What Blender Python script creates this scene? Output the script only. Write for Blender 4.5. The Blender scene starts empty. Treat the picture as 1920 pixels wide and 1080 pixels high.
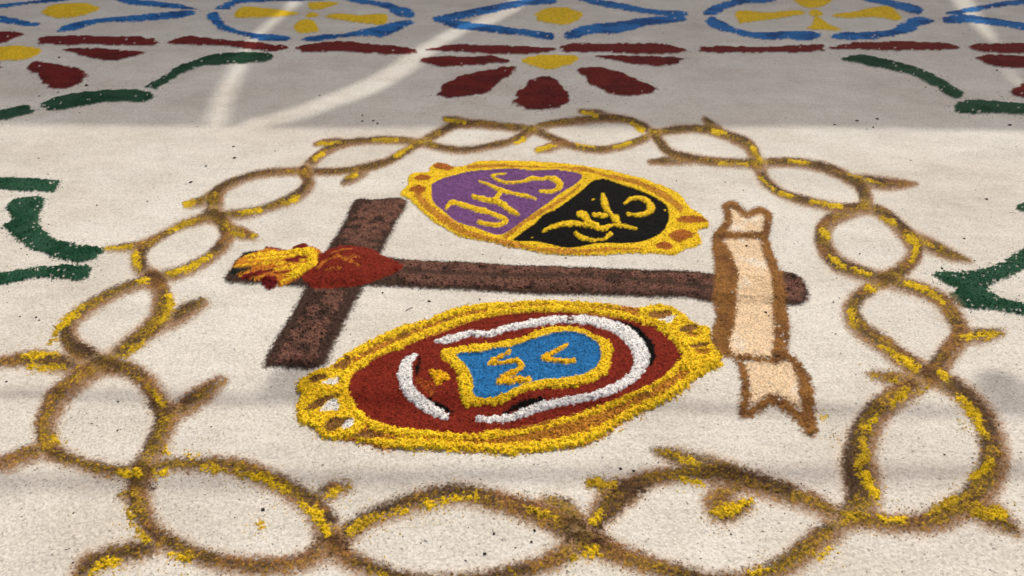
import bpy, math
import numpy as np
rng = np.random.default_rng(7)
S = bpy.context.scene
COL = S.collection

# ------------------------------------------------------------------ camera, sky, sun, exposure
F = 1400.0; W0, H0 = 1920.0, 1080.0; CH = 1.0
PITCH = math.atan(871.0 / F); CP, SP = math.cos(PITCH), math.sin(PITCH)
cd = bpy.data.cameras.new('camera'); cam = bpy.data.objects.new('camera', cd); COL.objects.link(cam)
cam.location = (0, 0, CH); cam.rotation_euler = (math.pi / 2 - PITCH, 0, 0)
cd.sensor_width = 36; cd.lens = F * 36 / W0; cd.clip_start = 0.01; cd.clip_end = 500
cd.dof.use_dof = True; cd.dof.focus_distance = 1.65; cd.dof.aperture_fstop = 7.0
S.camera = cam
SUN_EL, SUN_AZ = math.radians(47), math.radians(22)      # azimuth clockwise from +Y: the sun stands beyond the carpet, a little right
sdir = np.array([math.cos(SUN_EL) * math.sin(SUN_AZ), math.cos(SUN_EL) * math.cos(SUN_AZ), math.sin(SUN_EL)])
wd = bpy.data.worlds.new('World'); S.world = wd; wd.use_nodes = True
nt = wd.node_tree; bg = nt.nodes['Background']; sk = nt.nodes.new('ShaderNodeTexSky')
sk.sky_type = 'NISHITA'; sk.sun_disc = False; sk.sun_elevation = SUN_EL; sk.sun_rotation = SUN_AZ
sk.air_density = 1.0; sk.dust_density = 8.0; sk.ozone_density = 0.0; sk.altitude = 100
nt.links.new(sk.outputs[0], bg.inputs[0]); bg.inputs[1].default_value = 0.132
sl = bpy.data.lights.new('sun', 'SUN'); so = bpy.data.objects.new('sun', sl); COL.objects.link(so)
sl.energy = 2.45; sl.angle = math.radians(0.53); sl.color = (1.0, 0.945, 0.86)
so.rotation_euler = (math.pi / 2 - SUN_EL, 0, -SUN_AZ + math.pi)
so.location = (2, 6, 8)
S.view_settings.view_transform = 'Standard'; S.view_settings.look = 'None'
S.view_settings.exposure = -0.28; S.view_settings.gamma = 1.0; S.view_settings.use_curve_mapping = False

# ------------------------------------------------------------------ plan of the carpet: traced points to ground metres
def ground_Y(y):
    return CH / np.tan(PITCH + np.arctan((np.asarray(y, float) - H0 / 2) / F))
def G(x, y):
    Y = ground_Y(y); return (np.asarray(x, float) - W0 / 2) / F * (Y * CP + CH * SP), Y
def hsh(ix, iy, seed):
    v = (ix.astype(np.int64) * 374761393 + iy.astype(np.int64) * 668265263 + seed * 974634777) & 0xFFFFFFFF
    v = ((v ^ (v >> 13)) * 1274126177) & 0xFFFFFFFF
    v = ((v ^ (v >> 16)) * 2246822519) & 0xFFFFFFFF
    return ((v ^ (v >> 15)) & 0xFFFFFF) / 16777215.0
def vn(X, Y, sc, seed):
    x = X / sc; y = Y / sc; ix = np.floor(x); iy = np.floor(y); fx = x - ix; fy = y - iy
    fx = fx * fx * (3 - 2 * fx); fy = fy * fy * (3 - 2 * fy)
    a = hsh(ix, iy, seed); b = hsh(ix + 1, iy, seed); c = hsh(ix, iy + 1, seed); d = hsh(ix + 1, iy + 1, seed)
    return (a * (1 - fx) + b * fx) * (1 - fy) + (c * (1 - fx) + d * fx) * fy
def fb(X, Y, sc, seed):
    return (vn(X, Y, sc, seed) + .5 * vn(X, Y, sc * .45, seed + 1) + .25 * vn(X, Y, sc * .2, seed + 2)) / 1.75
def ss(e0, e1, x):
    t = np.clip((x - e0) / (e1 - e0), 0, 1); return t * t * (3 - 2 * t)

cx = np.arange(-170, 2091, 1.9); ry = np.arange(-30, 1195, 1.75)
NX, NR = len(cx), len(ry)
PX, PY = np.meshgrid(cx, ry); PX = PX.ravel(); PY = PY.ravel()
GX, GY = G(PX, PY); N = len(PX)
C = np.zeros((N, 3)); DEN = np.zeros(N); Z = np.zeros(N); OWN = np.zeros(N, np.int32)
AMP = np.full(N, .00034); GP = np.full(N, .008); GS = np.full(N, .0016)
NA = vn(GX, GY, .0045, 11); NB = vn(GX, GY, .009, 12); NC = fb(GX, GY, .05, 13); ND = fb(GX, GY, .16, 14)
RW = rng.random(N)
fk = ss(1.3, 3.2, GY)          # coarser clumping can be told apart only far off
NE = (NA * .6 + NB * .4) * (1 - fk) + (vn(GX, GY * .6, .022, 15) * .6 + vn(GX, GY * .6, .045, 16) * .4) * fk
CLUMP = (NA * .45 + NB * .4 + RW * .15)

THINGS = []      # dicts
OWNERS = [None]  # id -> dict(thing, name, label, parent owner id)
def thing(name, label, cat, group=None):
    THINGS.append(dict(name=name, label=label, cat=cat, group=group)); return len(THINGS) - 1
def part(t, name, label=None, parent=None):
    OWNERS.append(dict(t=t, name=name, label=label, parent=parent)); return len(OWNERS) - 1

def cr(pts, n, closed):
    P = np.array(pts, float); m = len(P); out = []
    for i in range(m if closed else m - 1):
        if closed: p0, p1, p2, p3 = P[i - 1], P[i], P[(i + 1) % m], P[(i + 2) % m]
        else: p0, p1, p2, p3 = P[max(i - 1, 0)], P[i], P[i + 1], P[min(i + 2, m - 1)]
        for k in range(n):
            t = k / n
            out.append(.5 * ((2 * p1) + (-p0 + p2) * t + (2 * p0 - 5 * p1 + 4 * p2 - p3) * t * t + (-p0 + 3 * p1 - 3 * p2 + p3) * t ** 3))
    if not closed: out.append(P[-1])
    return np.array(out)
def segdist(qx, qy, A, B):
    """distance of points to segments; returns min distance, index, t"""
    best = np.full(len(qx), 1e9); bi = np.zeros(len(qx), int); bt = np.zeros(len(qx))
    for i in range(len(A)):
        ax, ay = A[i]; dx, dy = B[i] - A[i]; L = dx * dx + dy * dy + 1e-12
        t = np.clip(((qx - ax) * dx + (qy - ay) * dy) / L, 0, 1)
        d = (qx - ax - t * dx) ** 2 + (qy - ay - t * dy) ** 2
        m = d < best; best[m] = d[m]; bi[m] = i; bt[m] = t[m]
    return np.sqrt(best), bi, bt
def select(x0, y0, x1, y1):
    c0 = max(int((x0 - cx[0]) / 1.9), 0); c1 = min(int((x1 - cx[0]) / 1.9) + 2, NX)
    r0 = max(int((y0 - ry[0]) / 1.75), 0); r1 = min(int((y1 - ry[0]) / 1.75) + 2, NR)
    if c1 <= c0 or r1 <= r0: return np.zeros(0, int)
    return (np.arange(r0, r1)[:, None] * NX + np.arange(c0, c1)[None, :]).ravel()

def compose(idx, sd, own, col, H, soft, rough, alpha, var, speck, amp, gp, gs, thr, width, col2, spill, mask, dith):
    """sd in metres, positive inside"""
    n = NE[idx] * .75 + NC[idx] * .45
    s2 = sd + rough * (n - .6) * 2
    a = alpha * ss(-soft, soft, s2)
    if mask is not None: a = a * mask
    a = np.clip(a + (RW[idx] * .5 + NA[idx] * .5 - .5) * dith * 4 * a * (1 - a), 0, 1)
    if speck: cs = np.where(fk[idx] > .4, .010, .0055); a = np.where((hsh(np.floor(GX[idx] / cs), np.floor(GY[idx] / cs / 1.3), 77) > 1 - speck * np.where(sd < .022, 1.1, .25)) & (RW[idx] < .75) & (NC[idx] > .36), a * .12, a)
    c = np.array(col)[None, :] * (1 + var * ((CLUMP[idx] - .5) * 2.2 + (NC[idx] - .5) * .8))[:, None]
    if col2 is not None:
        k, lo, hi, sc, sd2 = col2
        m = ss(lo, hi, fb(GX[idx], GY[idx], sc, sd2) * .75 + CLUMP[idx] * .25)[:, None]
        c = c * (1 - m) + np.array(k)[None, :] * (1 + var * (CLUMP[idx] - .5) * 2)[:, None] * m
    c = np.clip(c, .002, .9)
    nd = DEN[idx] + a * (1 - DEN[idx]); w = (a / np.maximum(nd, 1e-6))[:, None]
    C[idx] = C[idx] * (1 - w) + c * w; DEN[idx] = nd
    Z[idx] += a * H * ss(-.2 * width, width, s2) * (.75 + .5 * NC[idx])
    AMP[idx] = AMP[idx] * (1 - a) + amp * a
    GP[idx] = GP[idx] * (1 - a) + gp * a
    GS[idx] = GS[idx] * (1 - a) + gs * a
    m = a > thr; OWN[idx[m]] = own
    if spill:
        e = np.where((sd < 0) & (sd > -spill * 3) & (DEN[idx] < .5), np.exp(sd / spill) * .10, 0) * alpha
        hit = rng.random(len(idx)) < e
        SPILL.append((idx[hit], own, c[hit], gs))
SPILL = []
DEF = dict(H=.004, soft=.002, rough=.004, alpha=1., var=.22, speck=0, amp=.0011, gp=.14, gs=.0016, thr=.5, width=.012, col2=None, spill=.006, mask=None, dith=1.)
def area(own, pts, col, n=5, smooth=True, **k):
    d = dict(DEF); d.update(k)
    P = cr(pts, n, True) if smooth else np.array(pts, float)
    m = 30
    idx = select(P[:, 0].min() - m, P[:, 1].min() - m, P[:, 0].max() + m, P[:, 1].max() + m)
    if not len(idx): return
    wx, wy = G(P[:, 0], P[:, 1]); A = np.stack([wx, wy], 1); B = np.roll(A, -1, 0)
    qx, qy = GX[idx], GY[idx]
    dist, _, _ = segdist(qx, qy, A, B)
    ins = np.zeros(len(idx), bool)
    for i in range(len(A)):
        (x1, y1), (x2, y2) = A[i], B[i]
        c = ((y1 > qy) != (y2 > qy)); 
        if y1 != y2: ins ^= c & (qx < (x2 - x1) * (qy - y1) / (y2 - y1) + x1)
    compose(idx, np.where(ins, dist, -dist), own, col, **d)
def line(own, pts, col, w=None, n=6, **k):
    """pts: (x, y) or (x, y, width); widths as traced"""
    d = dict(DEF); d.update(k)
    q = [(p[0], p[1], (p[2] if len(p) > 2 else w)) for p in pts]
    P = cr(q, n, False); m = 26 + P[:, 2].max()
    idx = select(P[:, 0].min() - m, P[:, 1].min() - m, P[:, 0].max() + m, P[:, 1].max() + m)
    if not len(idx): return
    dist, bi, bt = segdist(PX[idx], PY[idx], P[:-1, :2], P[1:, :2])
    hw = .5 * (P[bi, 2] * (1 - bt) + P[bi + 1, 2] * bt)
    mpp = (GY[idx] * CP + SP) / F * 1.25
    compose(idx, (hw - dist) * mpp, own, col, **d)

# ------------------------------------------------------------------ sawdust colours
YEL = (.86, .56, .022); OCH = (.48, .205, .028); RED = (.19, .021, .011); DRED = (.155, .014, .012); BLU = (.022, .155, .38)
BLU2 = (.022, .17, .46); PUR = (.155, .066, .19); BLK = (.004, .004, .004); GRN = (.024, .080, .042)
ROSE = (.165, .078, .055); DBR = (.056, .032, .023); BRN = (.060, .033, .018); HALO = (.24, .112, .030)
MUST = (.30, .19, .018); WHT = (.80, .78, .75); BEI = (.77, .56, .34); OUT = (.25, .115, .032)
far = dict(H=.006, width=.03, soft=.007, rough=.023, gp=.05, gs=.0026, amp=.0022, spill=.035, var=.2)

# ---------- blue ovals and diamonds of the far border
def mot(cat, name, label, strokes, pname, col, group, **k):
    t = thing(name, label, cat, group)
    for s in strokes:
        kk = dict(far); kk.update(k)
        if col is BLU2: kk['col2'] = ((.010, .085, .27), .46, .62, .09, 17)
        area(part(t, pname), s, col, **kk)
    return t
gB = 'blue outlines of the far border'
mot('outline', 'blue_outline', 'blue pointed outline round a yellow oval at the far left edge', [
    [(-90,25),(0,30),(40,38),(70,43),(65,50),(30,47),(0,42),(-90,35)],
    [(105,58),(125,47),(170,37),(270,27),(350,20),(365,24),(340,34),(250,41),(190,44),(140,57),(110,60)],
    [(205,-8),(260,-1),(330,7),(370,17),(345,18),(280,12),(240,8)],
    [(-90,15),(0,8),(60,2),(120,-6),(130,0),(60,8),(0,15),(-90,22)]], 'stroke', BLU2, gB, speck=.04)
mot('outline', 'blue_outline', 'round blue ring enclosing the yellow cross crossed by a beam of sunlight', [
    [(387,30),(400,23),(410,25),(420,43),(450,57),(483,63),(543,68),(533,78),(483,76),(443,63),(407,50)],
    [(563,75),(583,67),(640,63),(690,53),(757,38),(773,40),(770,47),(720,68),(690,67),(640,71),(600,77)],
    [(640,-6),(707,2),(740,8),(773,20),(780,32),(757,33),(740,25),(713,12),(660,4)],
    [(403,17),(427,3),(450,-4),(533,-10),(620,-10),(630,-2),(560,2),(500,3),(450,7),(430,17),(407,18)]], 'stroke', BLU2, gB, speck=.03)
mot('outline', 'blue_outline', 'blue diamond outline round a yellow oval above the middle red flower', [
    [(812,35),(840,27),(923,10),(973,0),(1000,-8),(1040,-6),(1038,7),(990,12),(923,25),(867,36),(827,40)],
    [(812,37),(833,34),(887,43),(957,52),(1030,62),(1033,76),(990,68),(923,62),(857,55),(827,44)],
    [(1070,-6),(1107,-3),(1157,5),(1223,17),(1280,22),(1287,27),(1280,32),(1240,30),(1223,27),(1157,17),(1107,7)],
    [(1057,63),(1090,50),(1157,40),(1223,32),(1273,31),(1287,35),(1283,41),(1257,43),(1207,50),(1157,63),(1107,65),(1073,74),(1058,68)]], 'stroke', BLU2, gB, speck=.03)
mot('outline', 'blue_outline', 'round blue ring enclosing the yellow cross above the green curl', [
    [(1318,27),(1330,13),(1363,3),(1397,-6),(1453,-6),(1447,3),(1390,8),(1353,20),(1343,28)],
    [(1323,40),(1340,32),(1367,47),(1413,60),(1467,58),(1527,60),(1540,67),(1520,76),(1463,73),(1423,73),(1363,60),(1330,50)],
    [(1558,68),(1587,60),(1663,57),(1713,32),(1753,40),(1730,48),(1697,63),(1647,72),(1580,75)],
    [(1593,-6),(1647,-4),(1680,2),(1720,10),(1732,23),(1713,26),(1673,15),(1630,4)]], 'stroke', BLU2, gB, speck=.03)
mot('outline', 'blue_outline', 'blue pointed outline cut off by the right edge, lit by a patch of sun', [
    [(1772,25),(1813,15),(1920,-2),(2000,-10),(2000,4),(1920,10),(1863,15),(1807,26)],
    [(1765,37),(1780,30),(1820,28),(1920,43),(2000,52),(2000,66),(1920,57),(1880,50),(1813,43),(1780,45)]], 'stroke', BLU2, gB, speck=.03)
gY = 'yellow shapes inside the blue outlines'
mot('oval', 'yellow_oval', 'flat yellow oval inside the blue outline at the far left', [[(80,20),(100,8),(150,5),(180,10),(185,17),(150,30),(110,33),(83,27)]], 'mound', YEL, gY)
mot('cross', 'yellow_cross', 'yellow flared cross in the ring where the sunbeam falls', [
    [(440,32),(450,15),(483,13),(560,24),(520,32),(470,33)], [(610,30),(633,25),(673,28),(723,25),(720,45),(673,42),(640,37),(617,34)],
    [(580,15),(580,5),(610,3),(635,6),(620,12),(593,19)], [(573,30),(583,23),(597,26),(595,31),(580,33)],
    [(550,50),(563,38),(587,38),(597,57),(580,61),(563,62)]], 'arm', YEL, gY, rough=.005)
mot('oval', 'yellow_oval', 'yellow oval inside the blue diamond above the middle flower', [[(1003,32),(1017,18),(1053,14),(1087,22),(1093,30),(1083,40),(1057,47),(1017,42)]], 'mound', YEL, gY)
mot('cross', 'yellow_cross', 'yellow flared cross in the blue ring above the green curl', [
    [(1382,37),(1383,20),(1440,23),(1497,20),(1508,27),(1480,32),(1397,43),(1387,44)], [(1560,28),(1597,22),(1663,13),(1690,32),(1680,39),(1647,33),(1580,33)],
    [(1487,-5),(1557,-5),(1553,7),(1527,15),(1507,13)], [(1517,22),(1530,18),(1543,25),(1538,31),(1522,31)],
    [(1527,33),(1537,33),(1557,47),(1577,57),(1513,55),(1523,46)]], 'arm', YEL, gY, rough=.005)

# ---------- row of dark red dashes
gD = 'dark red dashes in a row'
for lab, s in [
    ('dark red dash cut by the left edge above the yellow flower centre', [(-90,68),(0,60),(45,64),(25,72),(0,83),(-90,85)]),
    ('straight dark red dash between the left yellow oval and the left flower', [(73,80),(90,69),(230,69),(285,73),(296,80),(285,87),(200,85),(80,84)]),
    ('dark red dash just above the end of the arched green stroke', [(315,80),(355,68),(400,74),(500,82),(540,90),(515,97),(430,88),(330,84)]),
    ('dark red dash below the sunlit blue ring, its end touched by the long sunbeam', [(555,88),(620,78),(700,82),(775,92),(760,103),(640,97),(575,98)]),
    ('dark red dash above the left petals of the middle flower', [(800,95),(850,83),(930,85),(1030,90),(1030,98),(960,103),(860,97)]),
    ('dark red dash above the right petals of the middle flower', [(1058,98),(1065,83),(1130,82),(1240,83),(1290,95),(1240,102),(1120,99)]),
    ('dark red dash under the left half of the ring above the green curl', [(1312,90),(1340,87),(1440,88),(1535,83),(1540,90),(1530,97),(1400,99),(1320,98)]),
    ('dark red dash directly above the start of the right green curl', [(1558,92),(1600,80),(1700,78),(1785,81),(1790,92),(1700,96),(1620,94)]),
    ('dark red dash cut by the right edge above the right flower petal', [(1817,88),(1850,82),(2000,84),(2000,100),(1850,99)])]:
    t = thing('red_dash', lab, 'dash', gD); kk = dict(far); kk.update(H=.013, speck=.02, rough=.026)
    area(part(t, 'mound'), s, DRED, **kk)

# ---------- flowers
gF = 'red flowers with yellow centres'
ff = dict(far); ff.update(H=.009, speck=.012, gp=.10)
def flower(label, petals, centre):
    t = thing('red_flower', label, 'flower', gF)
    for p in petals: area(part(t, 'petal'), p, DRED, col2=((.105, .010, .009), .45, .62, .08, 19), **ff)
    area(part(t, 'flower_centre'), centre, YEL, **dict(ff, speck=0))
flower('middle flower with five dark red petals fanned below a yellow centre', [
    [(787,112),(827,105),(873,107),(923,105),(957,117),(923,120),(847,126),(807,122)],
    [(823,180),(833,160),(873,140),(923,130),(963,126),(960,137),(933,157),(900,177),(857,185)],
    [(965,187),(973,170),(997,150),(1023,143),(1047,153),(1063,173),(1068,187),(1050,200),(1010,207),(973,200)],
    [(1085,130),(1123,127),(1167,137),(1200,150),(1232,165),(1207,177),(1160,180),(1123,167),(1097,147)],
    [(1117,107),(1157,104),(1223,105),(1273,107),(1285,112),(1257,122),(1207,123),(1157,115)]],
    [(977,113),(1000,107),(1040,104),(1080,108),(1073,118),(1040,129),(1007,128)])
flower('flower cut by the left edge with a broad drooping red petal', [
    [(120,93),(150,90),(200,93),(273,98),(233,110),(200,113),(157,105)],
    [(55,133),(60,117),(93,117),(143,127),(163,143),(143,160),(120,167),(90,163),(73,147)],
    [(-60,120),(-10,116),(3,120),(-20,140),(-60,145)]],
    [(-40,100),(0,88),(50,87),(77,93),(60,108),(20,114),(-40,112)])
flower('flower cut by the right edge with one slim red petal showing', [
    [(1830,110),(1853,103),(1920,105),(1980,112),(1960,126),(1880,127)],
    [(1900,180),(1930,150),(1990,135),(2010,150),(1960,180)]] , [(1995,113),(2050,104),(2085,112),(2050,128)])
# the broad petal of the right flower stays outside the frame
# ---------- green vines
gG = 'green leafy strokes'
def vine(label, strokes, k): 
    t = thing('green_vine', label, 'vine', gG)
    for s in strokes: area(part(t, 'leaf_stroke'), s, GRN, col2=((.010, .055, .026), .46, .62, .07, 18), **k)
vine('green vine of separate arched strokes under the left flower and dashes', [
    [(275,160),(300,145),(340,122),(395,103),(450,98),(505,100),(503,115),(440,120),(380,125),(330,145),(295,168),(283,165)],
    [(78,195),(105,181),(180,170),(260,168),(286,178),(272,190),(205,191),(140,201),(92,206)],
    [(-90,228),(0,208),(45,198),(68,209),(40,220),(0,228),(-90,245)]], dict(far, H=.008, speck=.05))
vine('green vine curving down in the shade toward the right edge', [
    [(1577,110),(1610,102),(1660,110),(1730,130),(1780,155),(1808,180),(1790,185),(1760,170),(1720,145),(1650,128),(1600,117)],
    [(1790,198),(1810,188),(1870,190),(2000,199),(2000,219),(1870,212),(1800,212)]], dict(far, H=.008, speck=.06))
mid = dict(H=.006, width=.02, soft=.003, rough=.014, gp=.22, gs=.0022, amp=.0018, spill=.012, speck=.05, var=.25)
vine('short green dash alone in the sun at the left edge', [[(-90,333),(0,331),(105,338),(108,350),(95,360),(20,357),(-90,350)]], mid)
vine('thick hooked green vine with two tips pointing at the crown, left edge', [
    [(10,392),(27,373),(80,368),(78,390),(73,420),(93,440),(127,455),(197,465),(187,480),(150,495),(100,483),(57,467),(23,443),(7,423),(20,410)],
    [(0,512),(67,503),(133,497),(173,500),(160,523),(117,523),(67,523),(0,537),(-90,549),(-90,515)]], mid)
vine('forked green vine spreading toward the right edge beside the crown', [
    [(1753,512),(1830,507),(1880,490),(1920,463),(1990,430),(1990,490),(1920,507),(1880,527),(1853,540),(1873,557),(1920,567),(1990,575),(1990,600),(1920,590),(1863,583),(1813,580),(1780,557),(1787,543),(1760,527)]], dict(mid, speck=.07))
vine('small green tip at the right edge above the forked vine', [[(1908,388),(1930,378),(1990,376),(1990,402),(1915,397)]], mid)

# ---------- crown of thorns
cr_t = thing('thorn_crown', 'large ring of twisted brown thorny stems dusted with yellow, enclosing the cross', 'crown')
N1=(997,243);N2=(787,267);N3_=(570,321);N4=(402,402);N5=(290,520);N6=(197,681);N7=(267,877);N8=(623,1013);N9=(1097,1013);N10=(1587,967);N11=(1745,702);N12=(1657,524);N13=(1620,387);N14=(1421,306);N15=(1227,249)
def w_(pts, ws):
    ws = np.interp(np.linspace(0, 1, len(pts)), np.linspace(0, 1, len(ws)), ws); return [(p[0], p[1], w) for p, w in zip(pts, ws)]
BR = [
 ([N1,(1030,233),(1073,226),(1110,222),(1150,220),(1180,224),(1205,235),N15],[9,10,10,10,11]),
 ([N1,(1025,254),(1060,268),(1100,278),(1130,280),(1170,272),(1200,262),N15],[9,9,9]),
 ([N2,(812,254),(840,240),(870,232),(910,234),(950,238),N1],[10,11,10,9]),
 ([N2,(830,276),(870,279),(920,272),(965,261),N1],[9,8,8,10]),
 ([N3_,(588,300),(605,285),(640,268),(690,262),(740,261),N2],[14,12,9,9,10]),
 ([N3_,(610,323),(650,319),(690,312),(730,300),(760,284),N2],[11,9,10,11]),
 ([N4,(401,380),(407,362),(430,345),(480,328),(535,322),N3_],[26,22,11,9,12]),
 ([N4,(433,402),(470,397),(520,382),(557,366),(577,345),N3_],[12,10,10,14,17]),
 ([N5,(268,503),(262,482),(272,462),(302,443),(340,422),(375,411),N4],[18,20,19,12,10,12,16]),
 ([N5,(333,511),(368,496),(400,476),(423,447),(419,420),N4],[16,13,14,20,17]),
 ([N6,(160,662),(132,642),(124,613),(150,583),(193,557),(240,536),N5],[22,26,26,18,15,14,15]),
 ([N6,(220,667),(247,643),(284,615),(303,587),(305,550),N5],[22,22,24,26,26,24]),
 ([N6,(150,705),(112,738),(90,773),(82,810),(98,843),(150,866),(207,880),N7],[22,26,28,26,24,18,16,16]),
 ([N6,(240,692),(273,717),(295,750),(307,780),(294,820),(280,850),N7],[22,24,26,28,27,25]),
 ([N7,(317,869),(368,869),(443,873),(500,893),(565,927),(602,958),N8],[16,16,18,24,26,30,36]),
 ([N7,(256,920),(264,960),(287,997),(333,1024),(400,1048),(483,1060),(565,1049),N8],[28,28,27,23,22,22,24]),
 ([N8,(652,996),(690,970),(740,950),(800,932),(865,926),(922,937),(980,954),(1035,974),N9],[24,20,22,24,26,26,30,34,44]),
 ([N8,(650,1042),(705,1067),(780,1088),(890,1090),(973,1072),(1040,1050),N9],[26,22,22,22,24,30]),
 ([N9,(1123,1022),(1173,1043),(1223,1060),(1273,1076),(1345,1092),(1410,1086)],[36,28,24,24,24]),
 ([(1410,1087),(1463,1063),(1497,1038),(1540,1003),(1573,980),N10],[26,28,30,28,24]),
 ([(1112,982),(1133,960),(1160,932),(1207,901),(1257,887),(1310,884),(1347,884),(1397,897),(1447,911),(1513,934),(1563,957),N10],[20,40,34,20,22,28,30,26,22,16]),
 ([N10,(1610,943),(1614,907),(1607,855),(1620,807),(1648,763),(1695,731),N11],[30,50,50,42,34,28,22]),
 ([N10,(1663,977),(1730,975),(1780,958),(1827,925),(1857,877),(1857,820),(1831,764),(1797,730),N11],[18,24,28,36,42,38,30,26,22]),
 ([N11,(1700,675),(1657,644),(1614,613),(1598,580),(1611,557),(1633,540),N12],[24,24,24,22,18,18]),
 ([N11,(1770,667),(1797,628),(1790,597),(1764,563),(1720,540),N12],[30,26,23,21,18]),
 ([N12,(1613,510),(1573,493),(1547,466),(1541,434),(1563,407),N13],[18,21,24,22,20,18]),
 ([N12,(1690,507),(1716,480),(1711,453),(1681,420),(1650,397),N13],[20,22,22,17,15]),
 ([N14,(1467,303),(1513,307),(1563,320),(1610,344),(1622,365),N13],[12,13,14,18,18]),
 ([N14,(1430,333),(1450,351),(1480,367),(1540,383),(1580,389),N13],[17,14,12,12]),
 ([N15,(1280,240),(1330,243),(1372,256),(1405,273),N14],[12,10,12,16,19]),
 ([N15,(1247,279),(1272,291),(1328,302),(1380,305),N14],[13,12,11,12]),
]
TH = [
 [(1090,208,7),(1120,213,8),(1150,219,8)], [(1007,282,6),(1027,276,8),(1050,267,8)], [(833,222,7),(850,226,9),(872,232,9)],
 [(593,269,6),(625,264,8),(645,267,8)], [(642,343,8),(663,330,10),(682,317,9)], [(349,383,9),(380,376,9),(405,362,10)],
 [(425,421,12),(453,436,14),(480,443,7)], [(200,467,7),(233,463,8),(262,460,9)], [(284,612,20),(320,598,17),(350,580,16),(380,565,14)],
 [(-60,682,8),(0,677,9),(33,674,12),(67,671,18),(117,677,22),(167,681,20)], [(-60,882,12),(0,869,12),(33,857,14),(67,845,14),(97,842,16)],
 [(308,780,22),(346,757,18),(382,734,16),(417,711,9)], [(147,1082,18),(167,1059,20),(200,1046,20),(250,1033,20),(293,1022,18)],
 [(228,928,12),(250,924,16)], [(598,928,12),(620,916,16),(652,908,9)], [(1022,938,14),(1057,953,22),(1083,985,24)],
 [(1110,903,12),(1140,914,20),(1170,925,22)], [(1228,843,9),(1257,851,16),(1285,861,18),(1330,868,18),(1365,880,18)],
 [(1405,902,14),(1365,920,18),(1348,938,26),(1365,955,24),(1400,945,14)], [(1828,950,26),(1863,967,24),(1905,994,11)],
 [(1797,630,16),(1838,628,14),(1876,622,9)], [(1632,700,8),(1672,708,14),(1715,714,18),(1745,706,18)],
 [(1700,440,16),(1740,459,16),(1780,476,12),(1815,488,6)], [(1608,333,12),(1645,341,13),(1680,344,11),(1716,343,4)],
 [(1323,222,9),(1332,233,9),(1348,244,11)], [(1217,305,6),(1257,300,10),(1290,299,10)],
]
def stem(own, pts, i):
    near = float(np.clip((np.mean([p[1] for p in pts]) - 200) / 800, 0, 1))
    off = 2 + 5 * near; pts = [(a, b, c * (1 + .13 * near)) for a, b, c in pts]
    sx, sy = (1, 1) if i % 3 else (-1, .6)
    line(own, [(p[0] + off * .4 * sx, p[1] + off * .3 * sy, p[2] * 1.5 + 4) for p in pts], (.66, .50, .35), alpha=.45, soft=.018, rough=.004, H=0, var=.08, gp=.045, thr=2, spill=0, amp=.0005, dith=.5)
    line(own, [(p[0] + off * .9 * sx, p[1] + off * .7 * sy, p[2] * 1.22 + 4) for p in pts], HALO, alpha=.84, soft=.010 + .004 * near, rough=.004, H=.0010, var=.2, gp=.03, thr=.45, spill=.006, amp=.0006, dith=.8)
    line(own, [(p[0] - off * .5 * sx, p[1] - off * .35 * sy, p[2] * .92 + 1.5) for p in pts], BRN, alpha=.90, soft=.0075 + .0035 * near, rough=.007, H=.0016, var=.30, gp=.07, gs=.0014, thr=.45, spill=.004, amp=.0009,
         col2=((.20, .092, .036), .47, .66, .09, 50 + i), dith=.7)
MUSTN = ss(.50, .62, fb(GX, GY, .11, 90) * .8 + CLUMP * .2)
def mustard(own, pts, i):
    # yellow rubbed into the brown here and there along a stem
    q = [(p[0], p[1], p[2] * .8) for p in pts]
    P = cr(q, 6, False); m = 40
    idx = select(P[:, 0].min() - m, P[:, 1].min() - m, P[:, 0].max() + m, P[:, 1].max() + m)
    dist, bi, bt = segdist(PX[idx], PY[idx], P[:-1, :2], P[1:, :2])
    hw = .5 * (P[bi, 2] * (1 - bt) + P[bi + 1, 2] * bt)
    d = dict(DEF); d.update(alpha=.44, soft=.004, rough=.007, H=0, var=.35, gp=.08, gs=.0014, thr=2, spill=0, amp=.0009, dith=1.6, mask=MUSTN[idx])
    compose(idx, (hw - dist) * (GY[idx] * CP + SP) / F * 1.25, own, MUST, **d)
ids = []
for i, p in enumerate(TH):
    p = [(a, b, c * (1.3 if j else 1.05)) for j, (a, b, c) in enumerate(p)]
    ends = (p[0][2] < p[-1][2]); k_ = 0 if ends else -1; p[k_] = (p[k_][0], p[k_][1], p[k_][2] * .6)
    o = part(cr_t, 'thorn'); ids.append((o, p)); stem(o, p, i)
for i, (p, w) in enumerate(BR):
    o = part(cr_t, 'branch'); q = w_(p, w); ids.append((o, q)); stem(o, q, i + 7)
for i, (o, p) in enumerate(ids): mustard(o, p, i)
for i, (o, p) in enumerate(ids):
    sd_ = 1 if i % 2 else -1
    line(o, [(a + sd_ * c * .15, b + c * .12, c * .55) for a, b, c in p], (.56, .35, .012), alpha=.17, soft=.006, rough=.02, H=0, var=.3, gp=.08, gs=.0015, thr=2, spill=0, amp=.0009, dith=2.6, mask=.45)
for q, w in ((N4, 26), (N6, 34), (N7, 30), (N8, 40), (N9, 48), (N11, 34), (N12, 24), (N5, 22), ((1180, 915), 40), ((300, 760), 30), ((262, 905), 30), ((160, 655), 24), ((1090, 985), 44)):
    line(ids[-1][0], [(q[0] - w * .6, q[1] - w * .15, w * .5), (q[0] + w * .6, q[1] + w * .15, w * .5)], (.050, .027, .018), alpha=.7, soft=.012, rough=.012, H=0, var=.3, gp=.06, thr=2, spill=0, amp=.0009, dith=1.4)
Z = np.minimum(Z, .0030 + .0008 * NC)      # crossings are no higher than the stems
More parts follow.
